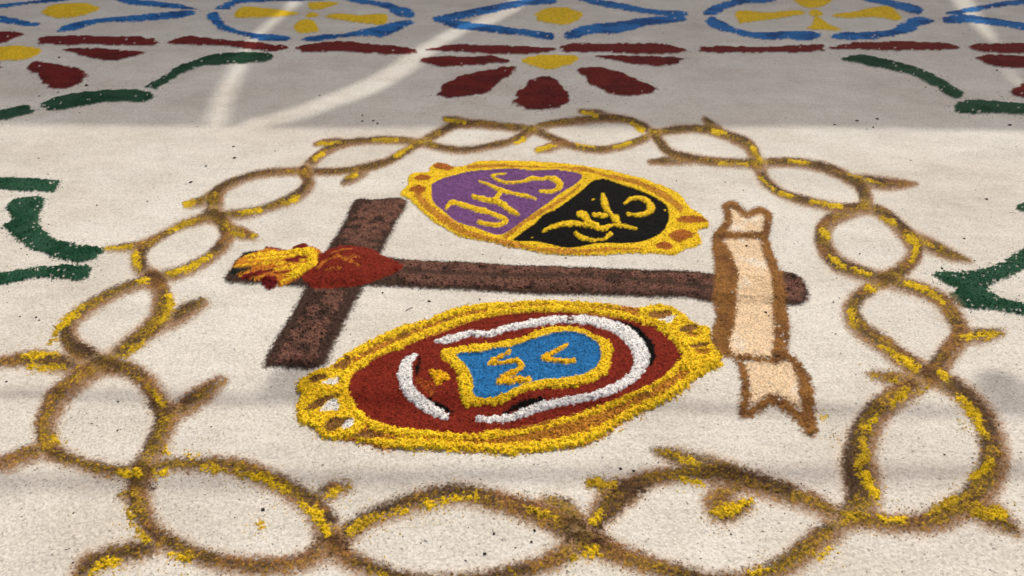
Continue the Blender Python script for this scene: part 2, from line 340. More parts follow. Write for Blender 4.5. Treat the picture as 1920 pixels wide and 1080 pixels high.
YP = [
 [(93,643,10),(106,620,12)], [(112,615,12),(128,598,15),(152,577,11)], [(312,547,9),(320,566,13),(313,590,14),(300,608,9)], [(233,670,9),(250,655,12),(266,645,8)],
 [(45,668,7),(75,664,10),(108,662,8)], [(55,687,7),(85,688,8),(120,688,6)], [(255,472,9),(253,488,11),(262,507,9)], [(200,468,8),(245,463,9)], [(318,431,8),(345,420,10),(366,414,7)],
 [(318,514,8),(350,505,10),(385,488,9),(397,479,6)], [(347,383,11),(362,380,12)], [(437,438,7),(455,442,7)], [(474,443,8),(482,442,7)], [(453,400,8),(490,395,9)], [(530,383,6),(560,372,7)],
 [(262,528,8),(276,525,8)], [(443,886,11),(480,893,16),(510,905,15),(538,921,9)], [(380,880,8),(425,883,8)], [(563,945,7),(592,963,14),(604,982,13),(613,1002,9)], [(295,886,14),(312,884,11)],
 [(222,890,8),(258,884,12)], [(172,1074,12),(195,1060,17),(228,1050,10)], [(242,958,10),(250,985,16),(272,1010,16),(285,1022,10)], [(323,1040,9),(352,1048,11)], [(281,730,10),(306,757,11)],
 [(350,855,6),(370,851,7)], [(98,822,8),(116,826,8)], [(310,833,8),(312,850,7)], [(655,998,12),(690,977,14),(735,962,12),(768,956,9)], [(800,948,12),(828,944,14),(852,936,12),(892,931,8)],
 [(1108,905,14),(1150,910,12)], [(1110,982,14),(1122,963,14)], [(1075,1047,14),(1116,1035,14)], [(985,957,8),(1040,972,9)], [(612,930,8),(655,911,11)], [(692,1074,7),(722,1078,8)],
 [(1262,856,10),(1285,862,15),(1312,868,8)], [(1343,962,18),(1375,953,18),(1405,940,12)], [(1617,828,14),(1622,855,20),(1610,872,14)], [(1622,802,10),(1642,785,12)], [(1676,752,12),(1700,733,14)],
 [(1716,738,5),(1738,728,6)], [(1618,892,18),(1634,915,22),(1645,935,16)], [(1797,745,8),(1823,772,14),(1846,818,11)], [(1826,893,14),(1856,868,18)], [(1590,967,10),(1620,964,11)],
 [(1650,972,9),(1680,974,12),(1702,970,8)], [(1742,960,9),(1792,935,14)], [(1833,958,20),(1880,968,20)], [(1277,899,8),(1312,902,10)], [(1412,1074,12),(1462,1065,14)], [(1535,1042,8),(1558,1028,9)],
 [(1653,411,9),(1676,421,11)], [(1698,444,9),(1717,465,13),(1709,492,9)], [(1600,505,9),(1627,516,10)], [(1543,437,9),(1552,446,12)], [(1556,482,9),(1582,500,10)], [(1700,535,10),(1740,545,13),(1767,567,9)],
 [(1594,583,12),(1602,611,10)], [(1652,650,6),(1690,674,12),(1717,692,12)], [(1625,540,11),(1636,546,11)], [(1803,632,9),(1840,630,11),(1874,625,9)], [(1637,706,9),(1682,713,8)], [(1760,702,9),(1776,712,8)],
 [(1464,364,9),(1482,369,8)], [(1520,378,7),(1577,389,8)], [(1735,457,6),(1770,468,5)], [(1410,279,9),(1425,300,12)], [(1480,303,7),(1516,306,8)], [(1338,245,7),(1362,250,8)], [(1590,326,6),(1650,344,6)],
 [(1350,308,6),(1400,309,6)], [(1424,333,7),(1450,354,7)], [(700,262,7),(746,262,6)], [(742,292,8),(770,275,9)], [(835,224,6),(872,231,7)], [(1185,232,6),(1206,246,7)], [(1080,269,6),(1112,276,6)],
 [(1152,276,6),(1182,268,6)], [(965,268,6),(982,262,6)], [(1008,283,5),(1040,273,7)], [(597,270,4),(640,266,5)], [(590,300,8),(606,287,7)], [(650,333,8),(668,330,6)],
 [(1800,240+549,7),(1808,800,6)], [(1541,780,7),(1548,782,6)], [(1573,820,5),(1576,826,5)], [(487,978,6),(489,990,4)], [(1093,212,4),(1118,215,6)]
]
for p in YP:
    line(part(cr_t, 'yellow_patch'), [(a, b, c * .98 + .5) for a, b, c in p], (.66, .44, .014), H=.0014, width=.008, soft=.005, rough=.013, col2=((.42, .27, .018), .50, .62, .05, 88), gp=.22, gs=.0017, amp=.0013, var=.22, spill=.014, thr=.25, dith=1.9)

# ---------- cross
ct = thing('wooden_cross_motif', 'long brown cross lying on its side with the flaming heart at its joint', 'cross')
kx = dict(H=.004, width=.015, soft=.0085, rough=.006, gp=.10, gs=.0018, amp=.0016, spill=.005, var=.35, thr=.45)
kr = dict(H=.004, width=.010, soft=.004, rough=.016, gp=.30, gs=.0024, amp=.0020, spill=0, var=.36, thr=2)
beam = part(ct, 'crossbeam'); up = part(ct, 'upright')
P = [(665,375),(700,374),(745,371),(764,380),(745,415),(717,475),(682,540),(642,618),(625,650),(600,692),(520,690),(493,683),(540,600),(572,540),(612,468),(642,420)]
area(beam, P, DBR, n=3, **kx)
area(beam, [(682,380),(705,378),(745,376),(757,382),(735,420),(706,470),(650,545),(628,590),(600,640),(585,680),(530,684),(517,678),(560,600),(592,545),(625,470),(655,420)], ROSE, n=3,
     col2=(DBR, .46, .64, .028, 31), **kr)
P = [(421,525),(432,505),(458,475),(520,470),(620,474),(719,481),(767,487),(900,493),(993,497),(1140,503),(1280,508),(1345,513),(1457,507),(1493,513),(1510,530),(1516,548),(1510,567),(1480,573),(1340,568),(1280,560),(1140,557),(1007,552),(923,547),(807,542),(707,537),(600,540),(500,536),(452,532)]
area(up, P, DBR, n=3, **kx)
area(up, [(745,492),(820,494),(993,502),(1140,509),(1350,519),(1455,512),(1490,517),(1507,535),(1508,560),(1480,567),(1350,560),(1140,550),(993,544),(860,537),(760,531)], ROSE, n=3, col2=(DBR, .52, .70, .025, 33), **kr)
line(up, [(760,512,10),(850,517,8),(960,520,8),(1110,522,7),(1220,531,8),(1345,545,9),(1400,548,10)], DBR, H=-.002, soft=.006, rough=.009, alpha=.9, var=.3, thr=2, spill=0, gp=.05)
line(up, [(1000,537,3),(1150,545,4),(1345,556,5)], DBR, H=-.001, soft=.006, rough=.009, alpha=.7, var=.3, thr=2, spill=0, gp=.05)

# ---------- flaming heart
ht = thing('flaming_heart', 'deep red heart with orange and yellow flames where the beams of the cross meet', 'heart')
hb = part(ht, 'heart_body'); fl = part(ht, 'flame')
area(fl, [(433,505),(454,485),(487,472),(504,464),(535,471),(562,466),(581,461),(604,470),(599,482),(596,499),(577,512),(562,524),(546,532),(525,539),(490,530),(452,522)], (.58, .22, .020), H=.004, rough=.010, gp=.25, gs=.0020, amp=.0016, var=.28,
     col2=((.50, .15, .02), .50, .6, .03, 71), spill=.003)
for q in ([(440,505,3),(490,500,4),(540,498,6),(585,488,5)], [(470,492,3),(520,488,4),(560,484,6),(590,478,5)], [(500,512,3),(535,508,6),(565,503,7)], [(488,479,3),(530,479,5),(575,472,6)],
          [(480,517,2),(515,513,4),(550,508,4)], [(512,528,3),(540,520,5),(562,514,5)], [(462,484,2),(500,484,4),(540,480,4)], [(530,533,3),(552,524,5)]):
    line(fl, [(a, b, c * .8) for a, b, c in q], YEL, H=.002, rough=.010, soft=.004, gp=.4, gs=.0019, spill=0, thr=2, dith=1.4)
area(fl, [(545,478),(565,468),(588,466),(596,480),(594,500),(577,511),(556,524),(545,518),(575,500),(580,485),(560,482)], YEL, H=.003, rough=.010, gp=.5, gs=.0022, amp=.002, spill=0, thr=2)
for p in ([(548,466),(560,457),(572,455),(579,463),(565,470)], [(490,533),(505,524),(522,525),(518,541),(500,544)]):
    area(part(ht, 'flame_tip', 'dark red tongue of the flame'), p, DRED, H=.005, rough=.006, gp=.3)
for p in ([(456,524,7),(480,520,9),(512,512,6)], [(540,494,7),(558,493,10)], [(498,464,4),(520,467,5),(536,472,3)], [(575,489,4),(562,487,3)], [(515,518,3),(540,515,4)]):
    line(fl, p, DRED, H=.002, rough=.008, soft=.003, spill=0, thr=2)
for p in ([(436,513,9),(452,511,10),(470,508,6)], [(458,478,7),(470,475,7),(482,475,5)]):
    line(fl, p, (.02, .022, .018), H=.001, rough=.006, soft=.004, spill=0, thr=.6)
area(hb, [(567,522),(580,511),(597,498),(598,481),(619,468),(650,464),(692,470),(725,482),(744,495),(756,507),(733,518),(692,533),(660,541),(625,546),(596,546),(578,537)], RED, H=.007, width=.05, soft=.0018, rough=.004, gp=.16, gs=.0017, amp=.0014, var=.16, spill=.002)
for p in ([(623,482,5),(640,478,5),(659,474,4)], [(600,511,5),(606,499,6),(634,491,5),(650,497,5),(664,493,4),(676,493,3)], [(648,499,5),(665,503,5),(676,508,5)], [(612,516,3),(626,515,4),(640,512,3)]):
    line(part(ht, 'orange_line'), p, (.50, .17, .02), H=.0015, rough=.008, soft=.004, gp=.3, spill=.003, alpha=.7, dith=1.6)

# ---------- upper medallion
m1 = thing('oval_medallion', 'smaller oval medallion split into a purple half and a black half', 'medallion', 'sawdust medallions beside the cross')
ky = dict(H=.004, width=.007, soft=.002, rough=.008, gp=.38, gs=.0022, amp=.0016, var=.20, spill=.004)
ko = dict(H=.001, width=.007, soft=.003, rough=.010, gp=.32, gs=.0022, amp=.0018, var=.35, spill=0, alpha=.93)
kf = dict(H=-.002, width=.007, soft=.0015, rough=.004, gp=.13, gs=.0016, amp=.0009, var=.22, spill=0)
rim = part(m1, 'rim')
area(rim, [(750,363),(765,347),(763,335),(773,324),(803,322),(807,312),(825,304),(853,312),(877,308),(898,301),(940,301),(982,300),(1023,304),(1060,308),(1102,315),(1147,322),(1190,332),(1227,343),(1273,363),(1297,392),(1312,401),(1328,417),(1327,428),(1308,433),(1317,452),(1305,464),(1282,469),(1263,480),(1230,478),(1163,479),(1113,481),(1080,480),(1047,478),(1000,472),(960,464),(898,452),(865,446),(832,427),(807,412),(778,383),(765,373)], YEL, n=3, **ky)
fill = part(m1, 'orange_band')
for p in ([(878,313,7),(932,311,8),(962,313,7),(1007,315,4),(1063,318,5),(1093,321,6),(1130,330,6),(1172,339,8),(1213,351,10),(1247,369,12),(1275,393,13)],
          [(783,366,13),(798,384,13),(820,404,13),(840,418,13),(873,438,13),(907,448,9),(957,459,7),(1010,468,6),(1063,473,6),(1105,473,7),(1147,471,7),(1200,471,7)],
          [(1087,349,3),(1070,364,6),(1038,386,7),(1010,402,7),(982,418,7),(948,446,8)]):
    line(fill, p, OCH, **ko)
for p in ([(768,356),(785,349),(800,355),(790,364),(775,362)], [(778,334),(790,329),(807,333),(800,340),(782,339)], [(813,314),(825,305),(850,313),(840,321),(822,318)],
          [(1270,414),(1290,406),(1312,408),(1328,418),(1300,421),(1278,420)], [(1254,443),(1275,432),(1302,440),(1295,448),(1275,457),(1262,452)], [(1226,463),(1243,456),(1262,462),(1255,471),(1236,469)]):
    area(part(m1, 'scroll_eye'), p, (.36, .095, .022), **ko)
pf = part(m1, 'purple_field'); bf = part(m1, 'black_field')
area(pf, [(809,352),(812,346),(827,337),(857,328),(870,324),(907,319),(963,317),(987,320),(1032,321),(1060,323),(1091,331),(1078,347),(1053,363),(1023,386),(990,408),(957,433),(937,442),(917,438),(890,428),(857,418),(833,398),(813,380)], PUR, n=3, **dict(kf, var=.3))
area(bf, [(962,452),(998,424),(1018,404),(1040,395),(1063,380),(1088,361),(1108,342),(1133,337),(1157,345),(1188,355),(1222,368),(1250,388),(1254,413),(1243,435),(1213,453),(1172,460),(1122,459),(1088,465),(1055,465),(1030,459),(1000,454)], BLK, n=3, speck=.004, **dict(kf, var=.5))
kl = dict(H=.004, width=.005, soft=.0015, rough=.006, gp=.45, gs=.0019, amp=.0016, var=.2, spill=.002)
for p in ([(837,391,6),(846,381,9),(867,385,9),(890,392,9),(915,398,9),(937,407,9),(949,414,9),(940,422,8),(920,423,8),(898,418,6)],
          [(888,370,7),(915,377,9),(940,384,9),(953,394,10),(970,403,7)], [(898,341,3),(920,349,6),(938,358,7),(965,365,6),(990,370,6),(1005,374,4)], [(938,360,9),(934,369,8),(925,378,7)],
          [(948,327,4),(923,330,4),(937,341,5),(960,344,6),(982,342,6),(998,335,7),(1013,337,5),(1028,335,6),(1042,339,10),(1050,348,11),(1043,357,9),(1027,361,7),(1012,359,4)],
          [(1172,382,5),(1183,374,6),(1202,373,6),(1215,380,9),(1221,392,11),(1212,402,8),(1190,405,6),(1177,402,6)], [(1130,365,5),(1132,377,9),(1137,392,10),(1145,402,5),(1154,411,11),(1160,418,6)],
          [(1112,403,5),(1125,405,8),(1136,405,6)], [(1087,402,10),(1097,407,12),(1104,417,8),(1118,424,8)], [(1018,434,5),(1037,425,7),(1067,420,9),(1087,422,7),(1113,426,6),(1130,431,9),(1147,424,6),(1172,425,5),(1192,430,3)],
          [(1080,439,7),(1092,447,7),(1113,452,6),(1133,450,6),(1144,441,6)]):
    line(part(m1, 'letter'), [(a, b, c * (1.22 if a > 1016 and b > 362 else 1.08)) for a, b, c in p], YEL, **kl)

# ---------- lower medallion
m2 = thing('oval_medallion', 'larger red oval medallion with a blue panel and white curved strips', 'medallion', 'sawdust medallions beside the cross')
band = part(m2, 'orange_band')
area(band, [(557,730),(562,713),(590,698),(618,692),(640,673),(673,657),(698,641),(745,618),(800,599),(842,583),(904,571),(987,565),(1050,565),(1133,569),(1183,577),(1203,579),(1225,574),(1250,574),(1275,587),(1300,605),(1330,618),(1332,640),(1350,660),(1354,677),(1333,691),(1308,711),(1283,734),(1240,760),(1187,784),(1107,830),(1040,843),(957,852),(857,847),(757,843),(712,843),(665,829),(632,826),(598,820),(590,800),(562,792),(556,760),(563,745)], OCH, n=3,
     H=.003, width=.007, soft=.004, rough=.008, gp=.3, gs=.0022, amp=.0018, var=.35, spill=.004, col2=((.20, .09, .022), .56, .70, .05, 40))
rim = part(m2, 'outer_rim')
ky2 = dict(ky, H=.004, rough=.009, spill=.005)
line(rim, *[[(a, b - (3 if b > 690 else 0), c * 1.32) for a, b, c in q] for q in [[(655,670,13),(700,645,11),(745,624,11),(800,605,10),(842,589,9),(904,576,9),(987,569,8),(1050,569,8),(1110,572,8),(1160,577,6)]]], YEL, **ky2)
line(rim, *[[(a, b - (3 if b > 690 else 0), c * 1.32) for a, b, c in q] for q in [[(1347,683,12),(1325,692,14),(1300,709,14),(1270,735,13),(1230,757,13),(1173,784,13),(1107,820,14),(1040,836,14),(957,845,15),(890,842,13),(807,839,13),(740,836,12),(673,824,12)]]], YEL, **ky2)
# scrollwork
ls = part(m2, 'scrollwork'); rs = part(m2, 'scrollwork')
area(ls, [(557,730),(562,713),(590,698),(618,692),(640,675),(660,668),(660,690),(648,712),(650,750),(672,780),(690,795),(668,815),(632,826),(598,820),(592,802),(562,792),(556,760),(563,745)], YEL, n=3, **ky2)
area(rs, [(1200,581),(1225,574),(1250,574),(1275,589),(1300,605),(1330,618),(1332,640),(1350,660),(1354,677),(1333,691),(1300,699),(1272,694),(1290,668),(1270,640),(1252,617),(1208,600)], YEL, n=3, **ky2)
kb = dict(H=-.003, width=.005, soft=.003, rough=.007, gp=.25, gs=.002, amp=.0016, var=.35, spill=0, alpha=.95)
BRO = (.20, .09, .032)
for p, c in (([(578,717),(590,708),(613,708),(607,716),(590,723)], BRO), ([(625,693),(645,680),(660,674),(655,690),(645,698)], (.26,.11,.03)), ([(577,766),(597,753),(635,743),(637,749),(615,757),(603,768),(575,774)], BRO),
             ([(608,802),(623,787),(653,785),(655,791),(633,808),(615,812)], BRO), ([(666,822),(685,809),(715,816),(700,826)], BRO),
             ([(1214,590),(1235,587),(1256,587),(1254,601),(1222,599)], (.26,.11,.03)), ([(1273,622),(1288,612),(1308,612),(1308,620),(1285,628)], BRO), ([(1285,629),(1300,627),(1313,630),(1300,635)], OCH),
             ([(1290,651),(1325,646),(1323,653),(1300,656)], BRO), ([(1300,660),(1328,658),(1326,668),(1313,667)], OCH)):
    area(part(m2, 'scroll_eye'), p, c, **kb)
for p in ([(607,722),(617,716),(630,715),(636,721),(620,726)], [(617,756),(632,752),(633,773),(603,773)], [(647,792),(663,790),(657,802),(640,808)], [(1267,596),(1257,608),(1243,610),(1233,604),(1250,598)]):
    area(part(m2, 'white_fill'), p, WHT, **dict(kb, H=-.001, var=.1))
rf = part(m2, 'red_field')
area(rf, [(651,720),(665,702),(698,678),(740,658),(782,642),(831,625),(894,602),(946,591),(1008,586),(1092,589),(1154,598),(1208,607),(1250,622),(1267,643),(1281,667),(1263,687),(1250,705),(1225,723),(1180,741),(1123,763),(1040,787),(940,810),(873,815),(800,815),(757,811),(723,799),(683,783),(660,757),(650,737)], RED, n=3,
     **dict(kf, H=-.001, gp=.14, gs=.0017, var=.18, soft=.0015))
rim2 = part(m2, 'inner_rim')
line(rim2, *[[(a, b, c * 1.15) for a, b, c in q] for q in [[(660,765,12),(648,738,12),(648,714,12),(663,696,11),(700,671,11),(745,650,11),(800,626,10),(850,608,10),(900,592,9),(950,584,9),(1010,580,9),(1090,581,9),(1150,589,10),(1200,601,10),(1242,614,11),(1266,638,12),(1286,664,13),(1275,685,11),(1256,704,10),(1230,723,10),(1187,742,10),(1140,763,10),(1073,786,10),(1007,804,11),(940,815,11),(873,821,11),(807,818,11),(740,811,11),(692,794,12),(668,775,12),(655,755,10)]]], YEL, **ky2)
kw = dict(H=.0035, width=.008, soft=.0018, rough=.006, gp=.30, gs=.0020, amp=.0013, var=.05, spill=.002)
kk = dict(H=.001, width=.007, soft=.004, rough=.007, gp=.25, gs=.002, amp=.0018, var=.5, spill=.002, dith=1.6)
for p in ([(1148,602,5),(1180,611,9),(1200,627,15),(1216,647,17),(1221,667,15),(1219,683,5)], [(787,673,7),(783,692,10),(780,706,6)], [(805,752,6),(826,763,11),(846,774,5)], [(945,777,5),(975,762,13),(1004,752,10),(1022,749,4)]):
    line(part(m2, 'black_accent'), p, BLK, **kk)
line(part(m2, 'white_strip'), w_([(819,641),(852,635),(879,627),(915,627),(946,616),(988,608),(1029,602),(1071,599),(1113,602),(1154,614),(1178,630),(1195,650),(1203,672),(1197,692),(1180,712),(1150,729),(1112,744),(1050,755),(1008,766),(967,781),(935,786),(897,786)], [8,13,11,12,13,13,14,15,18,21,26,28,28,25,20,17,15,15,14,14,12,8]), WHT, **kw)
line(part(m2, 'white_strip'), [(778,668,9),(764,680,20),(760,706,27),(767,733,25),(790,755,23),(815,772,21),(836,781,12)], WHT, **kw)
pb = part(m2, 'panel_border')
area(pb, [(823,666),(842,656),(883,650),(925,643),(967,635),(998,625),(1025,617),(1050,614),(1081,613),(1112,627),(1142,641),(1149,660),(1142,689),(1125,712),(1071,727),(1008,729),(977,739),(935,760),(915,761),(871,763),(867,737),(856,702),(844,681)], YEL, n=3, **dict(ky2, spill=.002))
area(part(m2, 'blue_panel'), [(856,667),(904,663),(929,654),(958,652),(988,641),(1019,633),(1050,625),(1085,625),(1112,639),(1125,652),(1125,679),(1110,697),(1071,710),(1019,714),(977,725),(925,749),(890,746),(887,716),(873,689)], BLU, n=3, **dict(kf, H=-.004, var=.25, rough=.003))
for p in ([(1062,647,5),(1040,660,7),(1020,671,9),(1046,677,8),(1077,677,7)], [(954,660,5),(936,671,7),(920,682,8),(946,681,6),(969,677,6),(979,687,8),(962,700,9),(942,708,6)], [(935,716,8),(958,716,10),(966,710,5),(978,714,9),(991,713,7)]):
    line(part(m2, 'letter'), [(a, b, c * 1.25 + 1.5) for a, b, c in p], (.84, .48, .015), n=1, **kl)
area(part(m2, 'yellow_spot'), [(804,697),(820,697),(838,700),(842,712),(830,716),(820,724),(812,712)], (.78, .42, .012), **dict(ky, rough=.005))
line(part(m2, 'orange_speckle'), [(786,715,10),(800,722,16),(808,733,12)], (.45, .12, .02), **dict(ky, alpha=.35, dith=2.4, H=.001, thr=.4, soft=.006, spill=0))

# ---------- banner
bt = thing('paper_banner_motif', 'cream curling banner outlined in brown across the foot of the cross', 'banner')
kc = dict(H=.003, width=.01, soft=.006, rough=.006, gp=.05, gs=.0015, amp=.0006, var=.06, spill=0, alpha=.92)
for p in ([(1355,442),(1360,405),(1375,392),(1403,408),(1423,399),(1433,410),(1430,442)], [(1355,450),(1428,452),(1447,500),(1455,560),(1462,593),(1458,662),(1437,675),(1362,664),(1368,593),(1366,527)], [(1398,680),(1482,680),(1497,720),(1503,765),(1480,757),(1450,742),(1405,757),(1402,720)]):
    area(part(bt, 'cream_panel'), p, BEI, n=3, col2=((.80, .68, .52), .52, .70, .06, 61), **kc)
kz = dict(H=.003, width=.012, soft=.008, rough=.008, gp=.12, gs=.0016, amp=.0011, var=.26, spill=.003, col2=((.17, .075, .026), .52, .66, .045, 63), speck=.012, dith=1.3, thr=.42)
for p in ([(1359,388,10),(1376,385,13),(1400,404,12),(1420,395,12),(1438,400,12),(1440,415,13),(1434,443,14),(1437,463,16),(1448,493,17),(1457,527,20),(1462,577,24),(1466,627,26),(1460,670,22)],
          [(1362,392,11),(1364,418,12),(1345,447,18),(1354,477,30),(1361,517,38),(1358,560,36),(1360,593,34),(1352,640,30),(1371,668,11),(1413,674,11),(1453,678,13)],
          [(1357,443,12),(1397,443,10),(1432,443,12)],
          [(1388,682,13),(1398,712,14),(1398,747,16),(1397,773,16),(1422,763,16),(1447,748,18),(1473,760,17),(1497,780,15),(1520,805,18)],
          [(1462,664,20),(1490,682,16),(1506,712,20),(1514,753,24),(1521,803,20)]):
    line(part(bt, 'outline'), [(a, b, c * 1.12 + 2) for a, b, c in p], OUT, **kz)

# ------------------------------------------------------------------ relief of salt and sawdust
RGH = (vn(GX, GY, .0035, 21) - .5) * 2 + (RW - .5) * .9
WAVE = (fb(GX, GY * 1.6, .35, 22) - .5) * .010 + (fb(GX, GY, .09, 23) - .5) * .0035
Z += WAVE + RGH * AMP * np.clip(1.5 / np.maximum(GY, .5), .5, 1.2)

# ------------------------------------------------------------------ materials
def powder(name, bump=True):
    m = bpy.data.materials.new(name); m.use_nodes = True; t = m.node_tree; L = t.links; ns = t.nodes
    b = ns['Principled BSDF']; b.inputs['Roughness'].default_value = .85; b.inputs['Specular IOR Level'].default_value = .06
    tc = ns.new('ShaderNodeNewGeometry')
    def noise(sc, det=2, rough=.6):
        n = ns.new('ShaderNodeTexNoise'); n.inputs['Scale'].default_value = sc; n.inputs['Detail'].default_value = det; n.inputs['Roughness'].default_value = rough
        L.new(tc.outputs['Position'], n.inputs['Vector']); return n
    def ramp(src, a, ca, b_, cb):
        r = ns.new('ShaderNodeValToRGB'); r.color_ramp.elements[0].position = a; r.color_ramp.elements[0].color = (*ca, 1)
        r.color_ramp.elements[1].position = b_; r.color_ramp.elements[1].color = (*cb, 1); L.new(src, r.inputs[0]); return r.outputs[0]
    def mix(kind, f, a, b_):
        x = ns.new('ShaderNodeMix'); x.data_type = 'RGBA'; x.blend_type = kind
        for s, v in ((x.inputs[0], f), (x.inputs[6], a), (x.inputs[7], b_)):
            if hasattr(v, 'links'): L.new(v, s)
            elif isinstance(v, (int, float)): s.default_value = v
            else: s.default_value = (*v, 1)
        return x.outputs[2]
    # white salt and its grey and cream grains
    big = ramp(noise(5, 4).outputs[0], .35, (.70, .67, .59), .65, (.785, .76, .69))
    vo = ns.new('ShaderNodeTexVoronoi'); vo.inputs['Scale'].default_value = 290; L.new(tc.outputs['Position'], vo.inputs['Vector'])
    sep = ns.new('ShaderNodeSeparateColor'); L.new(vo.outputs['Color'], sep.inputs[0])
    st = ns.new('ShaderNodeMapping'); st.inputs['Scale'].default_value = (1.2, 9, 1); L.new(tc.outputs['Position'], st.inputs[0]); sn = noise(5, 4, .65); L.new(st.outputs[0], sn.inputs['Vector'])
    big = mix('MULTIPLY', .45, big, ramp(sn.outputs[0], .32, (.90, .895, .885), .62, (1.03, 1.03, 1.03)))
    big = mix('MULTIPLY', .8, big, ramp(noise(1.7, 5, .6).outputs[0], .38, (.90, .865, .85), .6, (1.02, 1.02, 1.02)))
    gr = ramp(sep.outputs[0], .0, (.80, .785, .76), .8, (1.09, 1.09, 1.09))
    s = mix('MULTIPLY', 1.0, big, gr)
    dirt = ramp(noise(420, 1).outputs[0], .20, (.5, .46, .42), .30, (1, 1, 1))
    s = mix('MULTIPLY', .3, s, dirt)
    c = ns.new('ShaderNodeVertexColor'); c.layer_name = 'Col'
    tint = ramp(noise(380, 2).outputs[0], .3, (.80, .80, .80), .7, (1.18, 1.18, 1.18))
    cc = mix('MULTIPLY', 1.0, c.outputs['Color'], tint)
    cc = mix('MULTIPLY', 1.0, cc, ramp(sep.outputs[1], .0, (.68, .68, .68), .9, (1.30, 1.30, 1.30)))
    at = ns.new('ShaderNodeAttribute'); at.attribute_name = 'den'
    L.new(mix('MIX', at.outputs['Fac'], s, cc), b.inputs['Base Color'])
    if not bump: return m
    bu = ns.new('ShaderNodeBump'); bu.inputs['Strength'].default_value = .5; bu.inputs['Distance'].default_value = .0010
    L.new(noise(330, 3, .7).outputs[0], bu.inputs['Height']); L.new(bu.outputs[0], b.inputs['Normal'])
    return m
MAT = powder('salt_and_sawdust'); MATG = powder('loose_grains', False)
def flat(name, col, rough=.8):
    m = bpy.data.materials.new(name); m.use_nodes = True; t = m.node_tree; b = t.nodes['Principled BSDF']
    n = t.nodes.new('ShaderNodeTexNoise'); n.inputs['Scale'].default_value = 60
    r = t.nodes.new('ShaderNodeValToRGB'); r.color_ramp.elements[0].color = (*[v * .75 for v in col], 1); r.color_ramp.elements[1].color = (*[min(v * 1.2, 1) for v in col], 1)
    t.links.new(n.outputs[0], r.inputs[0]); t.links.new(r.outputs[0], b.inputs['Base Color']); b.inputs['Roughness'].default_value = rough
    return m

# ------------------------------------------------------------------ mesh builders
def build_mesh(name, V, Q, T, col, den):
    """quads Q and triangles T in one mesh"""
    me = bpy.data.meshes.new(name); nq, ntr = len(Q), len(T)
    me.vertices.add(len(V)); me.vertices.foreach_set('co', V.astype(np.float32).ravel())
    me.loops.add(nq * 4 + ntr * 3); me.loops.foreach_set('vertex_index', np.concatenate([Q.ravel(), T.ravel()]).astype(np.int32))
    me.polygons.add(nq + ntr)
    st = np.concatenate([np.arange(nq) * 4, nq * 4 + np.arange(ntr) * 3]).astype(np.int32); me.polygons.foreach_set('loop_start', st)
    me.update(calc_edges=True)
    a = me.color_attributes.new('Col', 'FLOAT_COLOR', 'POINT'); a.data.foreach_set('color', np.concatenate([col, np.ones((len(V), 1))], 1).astype(np.float32).ravel())
    d = me.attributes.new('den', 'FLOAT', 'POINT'); d.data.foreach_set('value', den.astype(np.float32))
    me.materials.append(MAT); me.materials.append(MATG)
    me.polygons.foreach_set('material_index', np.concatenate([np.zeros(nq, np.int32), np.ones(ntr, np.int32)]))
    me.polygons.foreach_set('use_smooth', np.concatenate([np.ones(nq, bool), np.zeros(ntr, bool)])); return me
OV = np.array([(1,0,0),(-1,0,0),(0,1,0),(0,-1,0),(0,0,1),(0,0,-1)], float)
OT = np.array([(0,2,4),(2,1,4),(1,3,4),(3,0,4),(2,0,5),(1,2,5),(3,1,5),(0,3,5)])
TV = np.array([(1,1,1),(-1,-1,1),(-1,1,-1),(1,-1,-1)], float) * .75
TT = np.array([(0,1,3),(0,2,1),(0,3,2),(1,2,3)])
def grains(x, y, z, s, c, den, tet=False):
    BV, BT = (TV, TT) if tet else (OV, OT)
    n = len(x); k = len(BV)
    q = rng.normal(size=(n, 4)); q /= np.linalg.norm(q, axis=1)[:, None]; a, b, c_, d = q.T
    R = np.stack([1-2*(c_*c_+d*d), 2*(b*c_-a*d), 2*(b*d+a*c_), 2*(b*c_+a*d), 1-2*(b*b+d*d), 2*(c_*d-a*b), 2*(b*d-a*c_), 2*(c_*d+a*b), 1-2*(b*b+c_*c_)], 1).reshape(n, 3, 3)
    sc = s[:, None] * rng.uniform(.55, 1.35, (n, 3))
    V = np.einsum('nij,nkj->nki', R, BV[None] * sc[:, None, :]) * np.array([1.15, 1.15, .55]) + np.stack([x, y, z], 1)[:, None, :]
    T = (BT[None] + (np.arange(n) * k)[:, None, None]).reshape(-1, 3)
    return V.reshape(-1, 3), T, np.repeat(c, k, 0), np.repeat(den, k)

# cells to owners
I = (np.arange(NR - 1)[:, None] * NX + np.arange(NX - 1)[None, :]).ravel()
Q = np.stack([I + NX, I + NX + 1, I + 1, I], 1)         # rows run towards the camera
co = np.sort(OWN[Q], 1)
QO = np.where(co[:, 1] == co[:, 2], co[:, 1], OWN[I])
